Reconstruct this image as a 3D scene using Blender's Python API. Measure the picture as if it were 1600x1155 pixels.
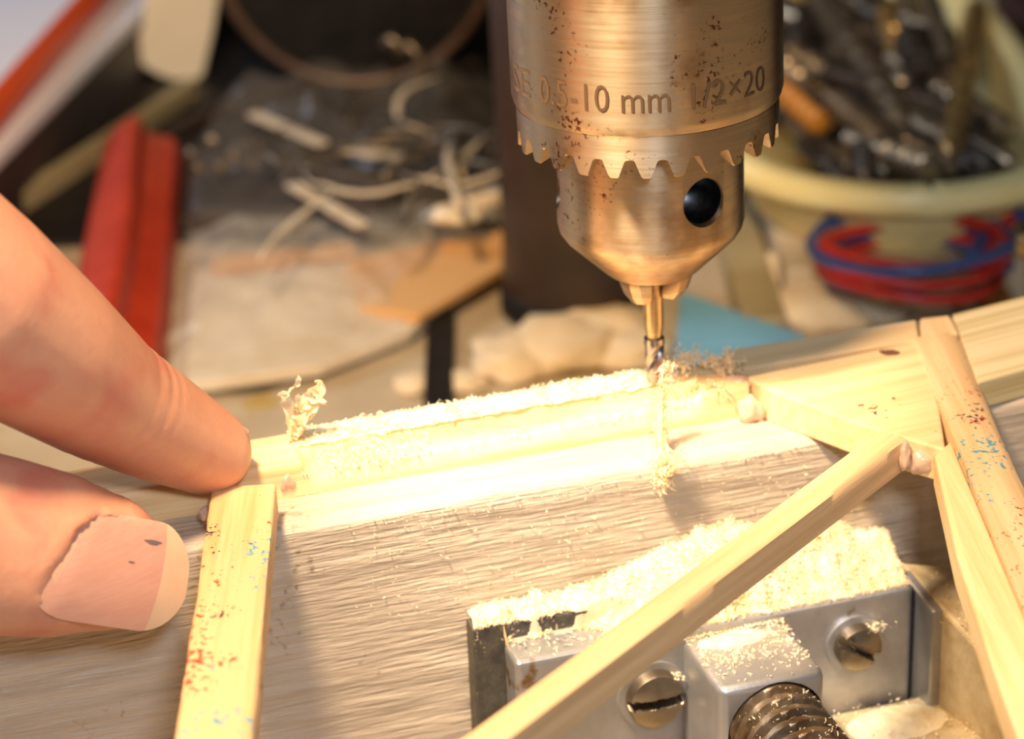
import bpy, bmesh, math, random
from mathutils import Vector, Matrix, noise
import numpy as np

for o in list(bpy.data.objects): bpy.data.objects.remove(o)
S = 0.01                                   # everything below is written in centimetres, built in metres
sc = bpy.context.scene
col = sc.collection

# ------------------------------------------------------------------ camera
PITCH, ROLL, DIST = math.radians(24), math.radians(2.3), 29.8
FPX = 50/22.2*1600
cf = Vector((0, math.cos(PITCH), -math.sin(PITCH)))
_R = Vector((1, 0, 0)); _U = _R.cross(cf)
cr = math.cos(ROLL)*_R - math.sin(ROLL)*_U
cu = math.sin(ROLL)*_R + math.cos(ROLL)*_U
CP = Vector((0, 0, .45)) - (cf + cr*((1024-800)/FPX) + cu*((577.5-597)/FPX))*DIST
cam = bpy.data.cameras.new('camera'); co = bpy.data.objects.new('camera', cam); col.objects.link(co)
M = Matrix((cr, cu, -cf)).transposed().to_4x4(); M.translation = CP*S
co.matrix_world = M
cam.lens = 50; cam.sensor_width = 22.2; cam.sensor_fit = 'HORIZONTAL'
cam.clip_start = .01; cam.clip_end = 50
cam.dof.use_dof = True; cam.dof.focus_distance = .268; cam.dof.aperture_fstop = 12.5
cam.dof.aperture_blades = 7
sc.camera = co

# ------------------------------------------------------------------ world, lights, exposure
w = bpy.data.worlds.new('world'); sc.world = w; w.use_nodes = True
bg = w.node_tree.nodes['Background']
bg.inputs[0].default_value = (.75, .68, .62, 1); bg.inputs[1].default_value = .10
def lamp(name, kind, loc, target, power, color, size, **k):
    l = bpy.data.lights.new(name, kind); l.energy = power; l.color = color
    if kind == 'AREA': l.shape = 'DISK'; l.size = size*S
    else: l.shadow_soft_size = size*S
    for a, b in k.items(): setattr(l, a, b)
    o = bpy.data.objects.new(name, l); col.objects.link(o)
    o.location = Vector(loc)*S
    o.rotation_euler = (Vector(target)-Vector(loc)).to_track_quat('-Z', 'Y').to_euler()
    return o
KEY = (-7.5, -8, 20.5)
lamp('bench_spot_lamp', 'SPOT', KEY, (-1.0, -.7, 0), 7.6, (1, .81, .56), 1.1, spot_size=math.radians(22), spot_blend=.75)
lamp('bench_lamp', 'SPOT', (-7.5, -11.5, 22.5), (-1, 5, -3), 5.0, (1, .70, .40), 1.6, spot_size=math.radians(120), spot_blend=.6)
lamp('camera_flash', 'AREA', (1.5, -30, 20), (-1, 0, 0), .62, (.82, .90, 1), 4)
lamp('cool_box_fill', 'AREA', (-70, 40, 48), (-12, 30, -3), 3, (.72, .82, 1), 26)  # unseen cool fill, added to brighten the white box top
sc.view_settings.view_transform = 'Standard'; sc.view_settings.look = 'None'
sc.view_settings.exposure = 0; sc.view_settings.gamma = 1
sc.view_settings.use_curve_mapping = False
sc.render.film_transparent = False

# ------------------------------------------------------------------ helpers
def V(*a): return Vector(a if len(a) > 1 else a[0])
def at(x, y, z=None, Y=None, d=None, n=None, q=None):
    """world point (cm) of a photo pixel on a horizontal plane z, a plane Y, a depth d, or the plane n through q"""
    r = cf + cr*((x-800)/FPX) + cu*((577.5-y)/FPX)
    if z is not None: t = (z-CP.z)/r.z
    elif Y is not None: t = (Y-CP.y)/r.y
    elif d is not None: t = d
    else: t = (q-CP).dot(n)/r.dot(n)
    return CP + r*t
rnd = random.Random(7)

class G:
    def __init__(s): s.v = []; s.f = []
    def add(s, vs, fs):
        b = len(s.v); s.v += [Vector(p) for p in vs]; s.f += [tuple(b+i for i in f) for f in fs]; return s
    def box(s, c, ax, ay, az):
        c, ax, ay, az = map(Vector, (c, ax, ay, az))
        vs = [c+ax*i+ay*j+az*k for k in (-1, 1) for j in (-1, 1) for i in (-1, 1)]
        return s.add(vs, [(0, 2, 3, 1), (4, 5, 7, 6), (0, 1, 5, 4), (2, 6, 7, 3), (0, 4, 6, 2), (1, 3, 7, 5)])
    def prism(s, top, bottom):
        n = len(top); s.add(list(top)+list(bottom), [tuple(range(n)), tuple(reversed(range(n, 2*n)))] +
                            [(i, i+n, (i+1) % n+n, (i+1) % n) for i in range(n)]); return s
    def loft(s, rings, caps=True, closed=True):
        m = len(rings[0]); fs = []
        for i in range(len(rings)-1):
            for j in range(m if closed else m-1):
                a = i*m+j; b = i*m+(j+1) % m; fs.append((a, b, b+m, a+m))
        if caps:
            fs.append(tuple(reversed(range(m)))); fs.append(tuple(range((len(rings)-1)*m, len(rings)*m)))
        return s.add([p for r in rings for p in r], fs)
    def tube(s, pts, rad, n=12, flat=1.0, up=None, caps=True):
        pts = [Vector(p) for p in pts]; rings = []
        if not hasattr(rad, '__len__'): rad = [rad]*len(pts)
        x = None
        for i, p in enumerate(pts):
            t = (pts[min(i+1, len(pts)-1)]-pts[max(i-1, 0)]).normalized()
            if x is None: x = (Vector(up) if up else (V(0, 0, 1) if abs(t.z) < .9 else V(1, 0, 0)))
            x = (x-t*x.dot(t)).normalized(); y = t.cross(x)
            rings.append([p+(x*math.cos(a)*flat+y*math.sin(a))*rad[i] for a in (2*math.pi*k/n for k in range(n))])
        return s.loft(rings, caps)
    def lathe(s, prof, c, axis=(0, 0, 1), n=64, caps=True):
        axis = Vector(axis).normalized(); x = axis.orthogonal().normalized(); y = axis.cross(x); c = Vector(c)
        return s.loft([[c+axis*h+(x*math.cos(a)+y*math.sin(a))*max(r, 1e-4) for a in (2*math.pi*k/n for k in range(n))] for r, h in prof], caps)
    def grid(s, fn, nu, nv):
        return s.add([fn(i/nu, j/nv) for j in range(nv+1) for i in range(nu+1)],
                     [(j*(nu+1)+i, j*(nu+1)+i+1, (j+1)*(nu+1)+i+1, (j+1)*(nu+1)+i) for j in range(nv) for i in range(nu)])
    def chip(s, p, L, W, r=rnd, curl=.5):
        """one tiny bent wood chip"""
        d = Vector((r.gauss(0, 1), r.gauss(0, 1), r.gauss(0, .55))).normalized(); u = d.orthogonal().normalized()
        u.rotate(Matrix.Rotation(r.random()*6.28, 3, d)); k = d.cross(u)
        p = Vector(p); a = p-d*L/2; b = p+k*L*curl*r.random(); c = p+d*L/2
        return s.add([a-u*W*.35, a+u*W*.35, b+u*W*.5, b-u*W*.5, c-u*W*.3, c+u*W*.3], [(0, 1, 2, 3), (3, 2, 5, 4)])

def setp(o, label=None, cat=None, group=None, kind=None):
    if label: o['label'] = label
    if cat: o['category'] = cat
    if group: o['group'] = group
    if kind: o['kind'] = kind
    return o
def obj(name, g, mat, parent=None, smooth=False, bevel=0, seg=2, base=None, angle=None, recalc=True, sub=0):
    org = Vector(base) if base is not None else (Vector(parent['_b']) if parent is not None else None)
    if org is None:
        xs = [v.x for v in g.v]; ys = [v.y for v in g.v]; zs = [v.z for v in g.v]
        org = V((min(xs)+max(xs))/2, (min(ys)+max(ys))/2, min(zs))
    org = Vector(org)
    me = bpy.data.meshes.new(name)
    bm = bmesh.new()
    vs = [bm.verts.new((v-org)*S) for v in g.v]
    for f in g.f:
        try: bm.faces.new([vs[i] for i in f])
        except ValueError: pass
    if recalc: bmesh.ops.recalc_face_normals(bm, faces=bm.faces)
    if sub: bmesh.ops.subdivide_edges(bm, edges=bm.edges, cuts=sub, use_grid_fill=True)
    if bevel:
        es = [e for e in bm.edges if len(e.link_faces) == 2 and e.calc_face_angle(0) > .5]
        bmesh.ops.bevel(bm, geom=es, offset=bevel*S, segments=seg, affect='EDGES', profile=.5, clamp_overlap=True)
    bm.to_mesh(me); bm.free()
    return meshobj(name, me, mat, parent, org, smooth, angle)
def meshobj(name, me, mat, parent, org, smooth=False, angle=None):
    if mat and not me.materials: me.materials.append(mat)
    if smooth: me.shade_smooth()
    if angle: me.shade_smooth(); me.set_sharp_from_angle(angle=math.radians(angle))
    o = bpy.data.objects.new(name, me); col.objects.link(o)
    if parent is not None: o.parent = parent
    else: o.location = org*S
    o['_b'] = tuple(org)
    return o
class B(tuple): pass
def thing(name, loc, label, cat, group=None, kind=None):
    o = bpy.data.objects.new(name, None); col.objects.link(o); o.location = V(loc)*S; o.empty_display_size = .01
    o['_b'] = tuple(loc); setp(o, label, cat, group, kind); return o

# ------------------------------------------------------------------ materials
def mat(name, c1, c2=None, rough=.5, metal=0, scale=(1, 1, 1), rot=0, nscale=3, detail=5, bump=0, bscale=None, bdist=.01,
        mix=(.35, .65), sss=0, spec=.5, alpha=1, trans=0, coat=0, rvar=0, specks=(), rot3=None, thin=0, aniso=0):
    m = bpy.data.materials.new(name); m.use_nodes = True; nt = m.node_tree; N = nt.nodes; L = nt.links
    p = N['Principled BSDF']
    p.inputs['Roughness'].default_value = rough; p.inputs['Metallic'].default_value = metal
    p.inputs['Specular IOR Level'].default_value = spec; p.inputs['Alpha'].default_value = alpha
    p.inputs['Transmission Weight'].default_value = trans; p.inputs['Coat Weight'].default_value = coat
    if sss:
        p.inputs['Subsurface Weight'].default_value = sss
        p.inputs['Subsurface Radius'].default_value = (1, .35, .18); p.inputs['Subsurface Scale'].default_value = .0035
    tc = N.new('ShaderNodeTexCoord')
    r_ = N.new('ShaderNodeMapping'); r_.inputs['Rotation'].default_value = rot3 or (0, 0, -rot)
    r_.inputs['Scale'].default_value = (100, 100, 100)
    s_ = N.new('ShaderNodeMapping'); s_.inputs['Scale'].default_value = scale
    L.new(tc.outputs['Object'], r_.inputs[0]); L.new(r_.outputs[0], s_.inputs[0])
    n = N.new('ShaderNodeTexNoise'); n.inputs['Scale'].default_value = nscale; n.inputs['Detail'].default_value = detail
    n.inputs['Roughness'].default_value = .6
    L.new(s_.outputs[0], n.inputs['Vector'])
    if c2 is None: c2 = c1
    rp = N.new('ShaderNodeValToRGB'); rp.color_ramp.elements[0].position, rp.color_ramp.elements[1].position = mix
    rp.color_ramp.elements[0].color = (*c1, 1); rp.color_ramp.elements[1].color = (*c2, 1)
    L.new(n.outputs['Fac'], rp.inputs[0]); colr = rp.outputs[0]
    for k, (sc_, lo, hi, c, big) in enumerate(specks):      # wear, stains and paint flecks
        a = N.new('ShaderNodeTexNoise'); a.inputs['Scale'].default_value = sc_; a.inputs['Detail'].default_value = 3
        off = N.new('ShaderNodeMapping'); off.inputs['Location'].default_value = (k*7.3+1, k*3.1, k*5.7)
        L.new(r_.outputs[0], off.inputs[0]); L.new(off.outputs[0], a.inputs['Vector'])
        b = N.new('ShaderNodeTexNoise'); b.inputs['Scale'].default_value = big; L.new(off.outputs[0], b.inputs['Vector'])
        mu = N.new('ShaderNodeMath'); mu.operation = 'MULTIPLY'; L.new(a.outputs['Fac'], mu.inputs[0]); L.new(b.outputs['Fac'], mu.inputs[1])
        mr = N.new('ShaderNodeMapRange'); mr.inputs['From Min'].default_value = lo; mr.inputs['From Max'].default_value = hi
        L.new(mu.outputs[0], mr.inputs['Value'])
        mx = N.new('ShaderNodeMix'); mx.data_type = 'RGBA'; L.new(mr.outputs[0], mx.inputs['Factor'])
        L.new(colr, mx.inputs['A']); mx.inputs['B'].default_value = (*c, 1); colr = mx.outputs['Result']
    L.new(colr, p.inputs['Base Color'])
    if aniso:                               # turned on a lathe: rings round the axis
        tg = N.new('ShaderNodeTangent'); tg.direction_type = 'RADIAL'; tg.axis = 'Z'
        p.inputs['Anisotropic'].default_value = aniso; p.inputs['Anisotropic Rotation'].default_value = .25; L.new(tg.outputs[0], p.inputs['Tangent'])
    if thin:                                # thin torn wood lets light through
        tl = N.new('ShaderNodeBsdfTranslucent'); L.new(colr, tl.inputs[0]); ms = N.new('ShaderNodeMixShader'); ms.inputs[0].default_value = thin
        L.new(p.outputs[0], ms.inputs[1]); L.new(tl.outputs[0], ms.inputs[2]); L.new(ms.outputs[0], N['Material Output'].inputs['Surface'])
    if rvar:
        mr = N.new('ShaderNodeMapRange'); mr.inputs['To Min'].default_value = rough-rvar; mr.inputs['To Max'].default_value = rough+rvar
        L.new(n.outputs['Fac'], mr.inputs['Value']); L.new(mr.outputs[0], p.inputs['Roughness'])
    if bump:
        bn = N.new('ShaderNodeTexNoise'); bn.inputs['Scale'].default_value = bscale or nscale*2; bn.inputs['Detail'].default_value = 4
        L.new(s_.outputs[0], bn.inputs['Vector'])
        bu = N.new('ShaderNodeBump'); bu.inputs['Strength'].default_value = bump; bu.inputs['Distance'].default_value = bdist*S
        L.new(bn.outputs['Fac'], bu.inputs['Height']); L.new(bu.outputs[0], p.inputs['Normal'])
    return m
GA = math.atan(.29)
PINE1, PINE2 = (.84, .55, .25), (.66, .36, .13)
BLUEF, REDF, DARKF = (.10, .33, .42), (.42, .05, .03), (.05, .03, .05)
FLECK = [(12, .365, .40, BLUEF, .8), (15, .355, .39, REDF, .9), (18, .375, .41, DARKF, 1.3)]
def wood(name, ang, c1=PINE1, c2=PINE2, specks=(), **k):
    a = dict(rough=.5, scale=(.22, 5, 5), rot=ang, nscale=1.1, detail=6, bump=.6, bscale=3, bdist=.014, mix=(.42, .72), specks=specks); a.update(k)
    return mat(name, c1, c2, **a)
m_plank = mat('weathered_plank', (.52, .43, .335), (.40, .32, .24), rough=.42, scale=(.35, 4, 4), rot=GA, nscale=1.6, detail=10, bump=1, bscale=5, bdist=.035,
              mix=(.38, .7), spec=.6, specks=[(9, .38, .48, (.24, .18, .12), .7)])
m_rail = wood('rail_pine', GA, (.84, .60, .32), (.68, .40, .16))
m_left = wood('crosspiece_pine', math.radians(91), (.74, .50, .27), (.60, .35, .14), FLECK)
m_right = wood('side_pine', math.radians(91), (.78, .54, .31), (.62, .38, .18), FLECK)
m_strip = wood('strip_pine', math.radians(93), (.80, .62, .34), (.68, .46, .20))
m_gus = wood('gusset_pine', GA+.1, (.78, .56, .31), (.66, .42, .20), [(11, .385, .41, REDF, .9), (14, .41, .44, DARKF, 1.3)])
m_brace = wood('brace_pine', math.radians(52), (.78, .53, .29), (.60, .36, .17))
m_lath = wood('lath_pine', math.radians(26), (.70, .58, .36), (.50, .38, .18), scale=(.12, 6, 6), mix=(.42, .62))
m_dust = mat('sawdust', (.94, .87, .70), (.88, .74, .48), rough=.9, nscale=3, spec=.1, thin=.4)
m_shav = mat('wood_shaving', (.95, .84, .62), (.92, .78, .52), rough=.7, nscale=5, spec=.2, thin=.55)
m_glue = mat('milky_glue', (.72, .52, .38), (.64, .42, .30), rough=.25, nscale=5, spec=.6, alpha=.7)
m_chuck = mat('worn_steel', (.56, .42, .27), (.44, .36, .27), rough=.38, aniso=.8, metal=1, scale=(.5, .5, 14), nscale=1.5, detail=8, bump=.25, bscale=5, bdist=.004,
              rvar=.12, mix=(.35, .7), specks=[(2.2, .26, .46, (.30, .17, .08), .8), (16, .35, .42, (.14, .06, .03), 1.2)])
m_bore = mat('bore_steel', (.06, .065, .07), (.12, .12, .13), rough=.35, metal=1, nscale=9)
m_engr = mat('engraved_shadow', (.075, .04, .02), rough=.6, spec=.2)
m_engl = mat('engraved_highlight', (.60, .45, .28), rough=.3, metal=1)  # light tone painted in as the highlight beside the dark letters
m_bit = mat('bit_steel', (.62, .46, .27), (.50, .36, .20), rough=.28, metal=1, scale=(1, 1, 6), nscale=4)
m_bits = mat('flute_steel', (.55, .52, .52), (.30, .26, .26), rough=.25, metal=1, nscale=5)
m_redp = mat('red_mark', (.50, .04, .05), rough=.4)
m_vise = mat('vise_aluminium', (.42, .42, .45), (.34, .34, .36), rough=.38, metal=.75, nscale=2, bump=.3, bscale=14, bdist=.01, rvar=.1,
             specks=[(3, .37, .43, (.22, .13, .05), .9)])
m_cast = mat('vise_casting', (.56, .48, .33), (.40, .30, .17), rough=.5, metal=.3, nscale=2.5, bump=.5, bdist=.03,
             specks=[(2.5, .33, .38, (.26, .13, .04), .8)])
m_gask = mat('black_jaw_plate', (.035, .03, .025), (.07, .06, .045), rough=.6, nscale=8, bump=.4, specks=[(20, .37, .4, (.5, .4, .25), 2)])
m_screw = mat('screw_steel', (.34, .29, .23), (.24, .19, .14), rough=.33, metal=.95, nscale=3, specks=[(8, .33, .40, (.16, .08, .03), 1.5)])
m_thread = mat('greasy_thread', (.20, .13, .07), (.30, .24, .17), rough=.35, metal=.8, nscale=3, bump=.5, bdist=.02, specks=[(5, .30, .36, (.09, .04, .015), 1.2)])
m_bench = mat('bench_top', (.60, .49, .33), (.50, .39, .25), rough=.6, nscale=.6, specks=[(1.4, .36, .42, (.5, .34, .1), .5)])
m_wall = mat('dark_wall', (.03, .022, .018), (.05, .035, .025), rough=.8, nscale=.2)
m_black = mat('black_plastic', (.010, .009, .009), (.022, .018, .016), rough=.5, nscale=1, spec=.25)
m_brown = mat('brown_black_enamel', (.03, .018, .012), (.05, .028, .018), rough=.42, nscale=.8, detail=6)
m_redh = mat('red_handle_plastic', (.62, .055, .015), (.50, .035, .010), rough=.5, nscale=1, spec=.5, sss=.1)
m_cream = mat('cream_plastic', (.97, .82, .40), (.93, .76, .34), rough=.35, nscale=1, sss=.1)
m_white = mat('white_sheet', (.95, .93, .95), (.88, .86, .94), rough=.5, nscale=.15)
m_redrod = mat('orange_red_rod', (.80, .09, .015), rough=.35)
m_blue = mat('blue_pad', (.17, .40, .54), (.20, .45, .60), rough=.6, nscale=2)
m_redw = mat('red_wire', (.62, .03, .02), rough=.35)
m_bluew = mat('blue_wire', (.06, .10, .26), rough=.35)
m_bag = mat('clear_bag', (.95, .88, .74), (.85, .75, .60), rough=.16, nscale=2, alpha=.34, spec=.9, bump=.6, bscale=3, bdist=.06)
m_bag2 = mat('dull_clear_bag', (.34, .29, .23), rough=.2, nscale=2, alpha=.20, spec=.9, bump=.6, bscale=3, bdist=.06)
m_tan = mat('tan_card', (.76, .36, .10), (.76, .44, .18), rough=.6, nscale=.35, mix=(.45, .55))
m_pale = mat('pale_card', (.78, .66, .48), (.66, .52, .34), rough=.7, nscale=1)
m_chip = mat('wood_chip', (.90, .73, .48), (.80, .60, .36), rough=.8, nscale=1)
m_spat = mat('bare_stick_wood', (.96, .85, .66), (.93, .80, .58), rough=.6, nscale=1)
m_dkbit = mat('dark_drill_steel', (.045, .035, .028), (.09, .07, .055), rough=.42, metal=.7, nscale=2)
m_gybit = mat('grey_drill_steel', (.36, .28, .19), (.26, .20, .13), rough=.35, metal=.8, nscale=2)
m_brass = mat('brassy_steel', (.58, .38, .14), (.46, .28, .10), rough=.35, metal=.7, nscale=2)
m_orange = mat('amber_plastic', (.50, .20, .025), rough=.4)
m_olive = mat('olive_strip', (.44, .36, .19), (.36, .28, .14), rough=.5, nscale=1)
m_skin = mat('skin', (.64, .33, .215), (.57, .25, .16), rough=.42, nscale=1.1, detail=6, sss=.35, spec=.45, bump=.45, bscale=13, bdist=.012, mix=(.3, .75),
             specks=[(1.3, .27, .42, (.56, .18, .13), .7)])
m_nail = mat('nail', (.52, .25, .19), (.56, .29, .22), rough=.28, scale=(1, 1, 10), nscale=3, sss=.25, spec=.6, coat=.3, bump=.12, bscale=5, bdist=.003)
m_nailtip = mat('nail_free_edge', (.60, .40, .27), (.56, .36, .24), rough=.3, nscale=3, sss=.2, spec=.6, coat=.3)
m_ink = mat('ink_smudge', (.12, .09, .10), rough=.5)
m_hair = mat('hair', (.45, .30, .15), rough=.5)

# directions along / out of the clamped plank
T = V(math.cos(GA), math.sin(GA), 0); NF = V(math.sin(GA), -math.cos(GA), 0)     # NF points to the camera side
Q0 = V(-1, -1.77, 0)                                                             # on the plank's front face
def PL(s, n, z): return Q0 + T*s + NF*n + V(0, 0, z)                             # plank frame: along, out, up

# ================================================================== SETTING
def plate(x0, x1, y0, y1, z0, z1): return G().box(((x0+x1)/2, (y0+y1)/2, (z0+z1)/2), ((x1-x0)/2, 0, 0), (0, (y1-y0)/2, 0), (0, 0, (z1-z0)/2))
fl = obj('floor', plate(-150, 150, -150, 110, -82, -80), m_wall, base=(0, 0, -80)); fl['kind'] = 'structure'
wb = obj('wall_back', plate(-150, 150, 66, 70, -80, 120), m_wall, base=(0, 66, -80)); wb['kind'] = 'structure'
bench = thing('workbench', (0, 20, -80), 'broad beige workbench top under all the clutter', 'workbench')
obj('bench_top', plate(-70, 70, -12, 60, -8, -5), m_bench, bench, bevel=.2)
for lx, ly in ((-66, -8), (66, -8), (-66, 56), (66, 56)):
    obj('leg', plate(lx-3, lx+3, ly-3, ly+3, -80, -8), m_bench, bench)

# ================================================================== PLANK IN THE VISE
def plank_mesh():
    g = G(); ns = 260; prof = []
    zt, zb, th = 0, -4.6, 1.95
    k = [(0, zb)] + [(0, zb+(zt-.10-zb)*i/46) for i in range(1, 47)] + [(-.03, -.04), (-.09, 0)] + [(-.09-(th-.18)*i/10, 0) for i in range(1, 11)] + [(-th, -.08), (-th, zb)]
    rings = []
    for i in range(ns+1):
        s = -9.5+17.5*i/ns; ring = []
        for j, (n, z) in enumerate(k):
            d = 0
            if 0 < j < 47:      # raised grain ridges on the front face
                zz = z+.10*math.sin(s*.35)+.02*s
                d = .014*noise.noise((s*.25, zz*5.5, 3))+.018*noise.noise((s*1.2, zz*16, 9))-.012*max(0, .12-abs(noise.noise((s*.12, zz*2.2, 1))))/.12
            ring.append(PL(s, n+d, z + (.012*noise.noise((s*2, n*3, 5)) if j > 46 else 0)))
        rings.append(ring)
    return g.loft(rings)
plank = obj('plank', plank_mesh(), m_plank, angle=50)
setp(plank, 'thick weathered grey-brown plank on edge, clamped behind the vise jaw', 'plank')

# ================================================================== VISE
vb = PL(2, .9, -5)
vise = thing('machine_vise', tuple(vb), 'small sawdust-covered aluminium vise clamping the grey plank, slotted screws in front', 'vise')
def slab(s0, s1, n0, n1, z0, z1):
    c = PL((s0+s1)/2, (n0+n1)/2, (z0+z1)/2)
    return G().box(c, T*((s1-s0)/2), NF*((n1-n0)/2), V(0, 0, (z1-z0)/2))
S0, S1 = -1.62, 4.06
obj('jaw_plate', slab(S0, S1-.1, .05, .38, -4.3, -1.62), m_gask, vise, bevel=.03)
obj('jaw', slab(-1.25, S1, .40, .92, -4.4, -1.86), m_vise, vise, bevel=.07, seg=3)
obj('rear_jaw', slab(S0, S1, -2.55, -1.98, -5, -1.7), m_cast, vise, bevel=.07)
obj('bed', slab(.0, 2.9, -2.5, 10, -5, -4.65), m_cast, vise, bevel=.05)
# casting beside the jaw
cg = G().prism([PL(4.12, .35, -1.8), PL(4.85, .35, -2.0), PL(4.95, 2.6, -2.4), PL(4.5, 2.6, -2.35)],
               [PL(4.12, .35, -4.9), PL(5.15, .35, -4.9), PL(5.35, 2.6, -4.9), PL(4.5, 2.6, -4.9)])
obj('side_casting', cg, m_cast, vise, bevel=.06)
obj('casting_rib', G().prism([PL(4.07, .5, -1.85), PL(4.22, .5, -1.85), PL(4.3, 1.3, -2.05), PL(4.15, 1.3, -2.05)],
                             [PL(4.07, .5, -4.6), PL(4.22, .5, -4.6), PL(4.3, 1.3, -4.6), PL(4.15, 1.3, -4.6)]), m_vise, vise, bevel=.03)
obj('foot', slab(2.4, 4.6, .95, 2.3, -4.9, -3.45), m_cast, vise, bevel=.15, seg=3)
# nut block with its oil hole
def nut():
    g = slab(.90, 2.27, .9, 2.2, -4.3, -1.97)
    me = bpy.data.meshes.new('t'); me.from_pydata([tuple(v*S) for v in g.v], [], g.f)
    o = bpy.data.objects.new('t', me); col.objects.link(o)
    b = o.modifiers.new('b', 'BEVEL'); b.width = .11*S; b.segments = 3
    cs = []
    for c, a, r, h in ((at(1140, 1005, z=-1.97), V(0, 0, 1), .12, .5), (PL(1.64, 2.2, -2.66), NF, .635, .35)):
        q = G().lathe([(r, -h), (r, h)], c, a, 40); m2 = bpy.data.meshes.new('c'); m2.from_pydata([tuple(v*S) for v in q.v], [], q.f)
        bm = bmesh.new(); bm.from_mesh(m2); bmesh.ops.recalc_face_normals(bm, faces=bm.faces); bm.to_mesh(m2); bm.free()
        k = bpy.data.objects.new('c', m2); col.objects.link(k); cs.append(k)
        bo = o.modifiers.new('x', 'BOOLEAN'); bo.object = k; bo.operation = 'DIFFERENCE'; bo.solver = 'EXACT'
    return bake(o, cs)
def bake(o, cs=()):
    bpy.context.view_layer.update()
    me = bpy.data.meshes.new_from_object(o.evaluated_get(bpy.context.evaluated_depsgraph_get()))
    for k in [o, *cs]: bpy.data.objects.remove(k)
    me.materials.clear()
    return me
def putmesh(name, me, m, parent, smooth=False, angle=None):
    me.transform(Matrix.Translation(-V(*parent['_b'])*S)); me.name = name
    return meshobj(name, me, m, parent, V(*parent['_b']), smooth, angle)
putmesh('nut_block', nut(), m_vise, vise, angle=35)
# threaded spindle
def spindle():
    c = PL(1.64, 1.92, -2.66); x = T; y = V(0, 0, 1); rings = []; pitch = .26
    for i in range(330):
        h = i*.02; ring = []
        for k in range(56):
            a = 2*math.pi*k/56; ph = (h/pitch+a/(2*math.pi)) % 1
            r = .60 if ph < .42 else (.60-.12*(ph-.42)/.1 if ph < .52 else (.48 if ph < .9 else .48+.12*(ph-.9)/.1))
            ring.append(c+NF*h+x*math.cos(a)*r+y*math.sin(a)*r)
        rings.append(ring)
    return G().loft(rings)
obj('spindle', spindle(), m_thread, vise, angle=40)
def screw_head(c, axis, R, slot_ang, name='screw'):
    axis = V(axis).normalized(); x = V(0, 0, 1).cross(axis).normalized(); y = axis.cross(x)
    nr, na = 14, 72; rings = []
    prof = [(R, -.05), (R, .16), (R*.96, .2)] + [(R*.96*(1-i/nr), .2+.06*(1-(1-i/nr)**2)) for i in range(1, nr)]
    for r, h in prof:
        ring = []
        for k in range(na):
            a = 2*math.pi*k/na; px, py = math.cos(a)*r, math.sin(a)*r
            sl = px*math.sin(slot_ang)-py*math.cos(slot_ang); hh = h
            if abs(sl) < .055 and h > .1: hh = .08
            ring.append(c+x*px+y*py+axis*hh)
        rings.append(ring)
    return G().loft(rings)
for (px, py, R, sa) in ((1020, 1085, .37, 0.0), (1335, 1005, .30, -.55)):
    c = at(px, py, n=NF, q=Q0+NF*.95)
    sw = obj('screw', screw_head(c, NF, R, sa), m_screw, vise, angle=40)
    obj('washer', G().lathe([(R+.09, -.04), (R+.09, .02), (R*.7, .03)], c, NF, 40), m_vise, sw, base=None, angle=40)

# ================================================================== WOODEN FRAME
frame = thing('pine_truss', (-1, -2, 0), 'glued frame of pine sticks lying across the plank under the milling bit', 'frame')
RA = math.atan(.31); RT = V(math.cos(RA), math.sin(RA), 0); RN = V(-math.sin(RA), math.cos(RA), 0); RO = V(-4.4, -1.93, 0)
def RP(s, t, z): return RO+RT*s+RN*t+V(0, 0, z)
def rail():
    milled = [(0, .0), (-.01, .10), (.03, .2), (.10, .26), (.2, .28), (.3, .27), (.34, .2), (.40, .19), (.44, .22), (.45, .36), (.47, .44), (.6, .46), (.75, .46), (.88, .44), (.9, .3), (.9, 0)]
    full = [(0, .0), (0, .12), (0, .24), (0, .34), (.01, .43), (.05, .46), (.15, .46), (.25, .46), (.35, .46), (.45, .46), (.5, .46), (.6, .46), (.75, .46), (.86, .45), (.9, .4), (.9, 0)]
    rings = []; L0, L1, n = -2.9, 5.85, 400
    for i in range(n+1):
        s = L0+(L1-L0)*i/n
        k = min(1, max(0, (s+.05)/.25))*min(1, max(0, (5.25-s)/.3)); ring = []
        gv = max(0, 1-abs((s-2.8)/1.15)**4)
        for j, (a, b) in enumerate(zip(milled, full)):
            t = a[0]*k+b[0]*(1-k); z = a[1]*k+b[1]*(1-k)
            if j in (6, 7, 8): z -= .16*gv
            if 2 < j < 14:
                z += .028*noise.noise((s*5, t*6, 2))*k+.01*noise.noise((s*18, t*20, 4))*k
            ring.append(RP(s, t+.015*noise.noise((s*2, z*5, 7)), max(0, z)))
        rings.append(ring)
    return G().loft(rings)
obj('milled_rail', rail(), m_rail, frame, angle=60)
TH = .46
def stick(name, pts, m, z1=.46, z0=.0, bevel=.035, sub=0, seg=2, **k):
    return obj(name, G().prism([V(p[0], p[1], z1) for p in pts], [V(p[0], p[1], z0) for p in pts]), m, frame, bevel=bevel, seg=seg, **k)
def pz(x, y, z=.46): p = at(x, y, z=z); return (p.x, p.y)
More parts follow.
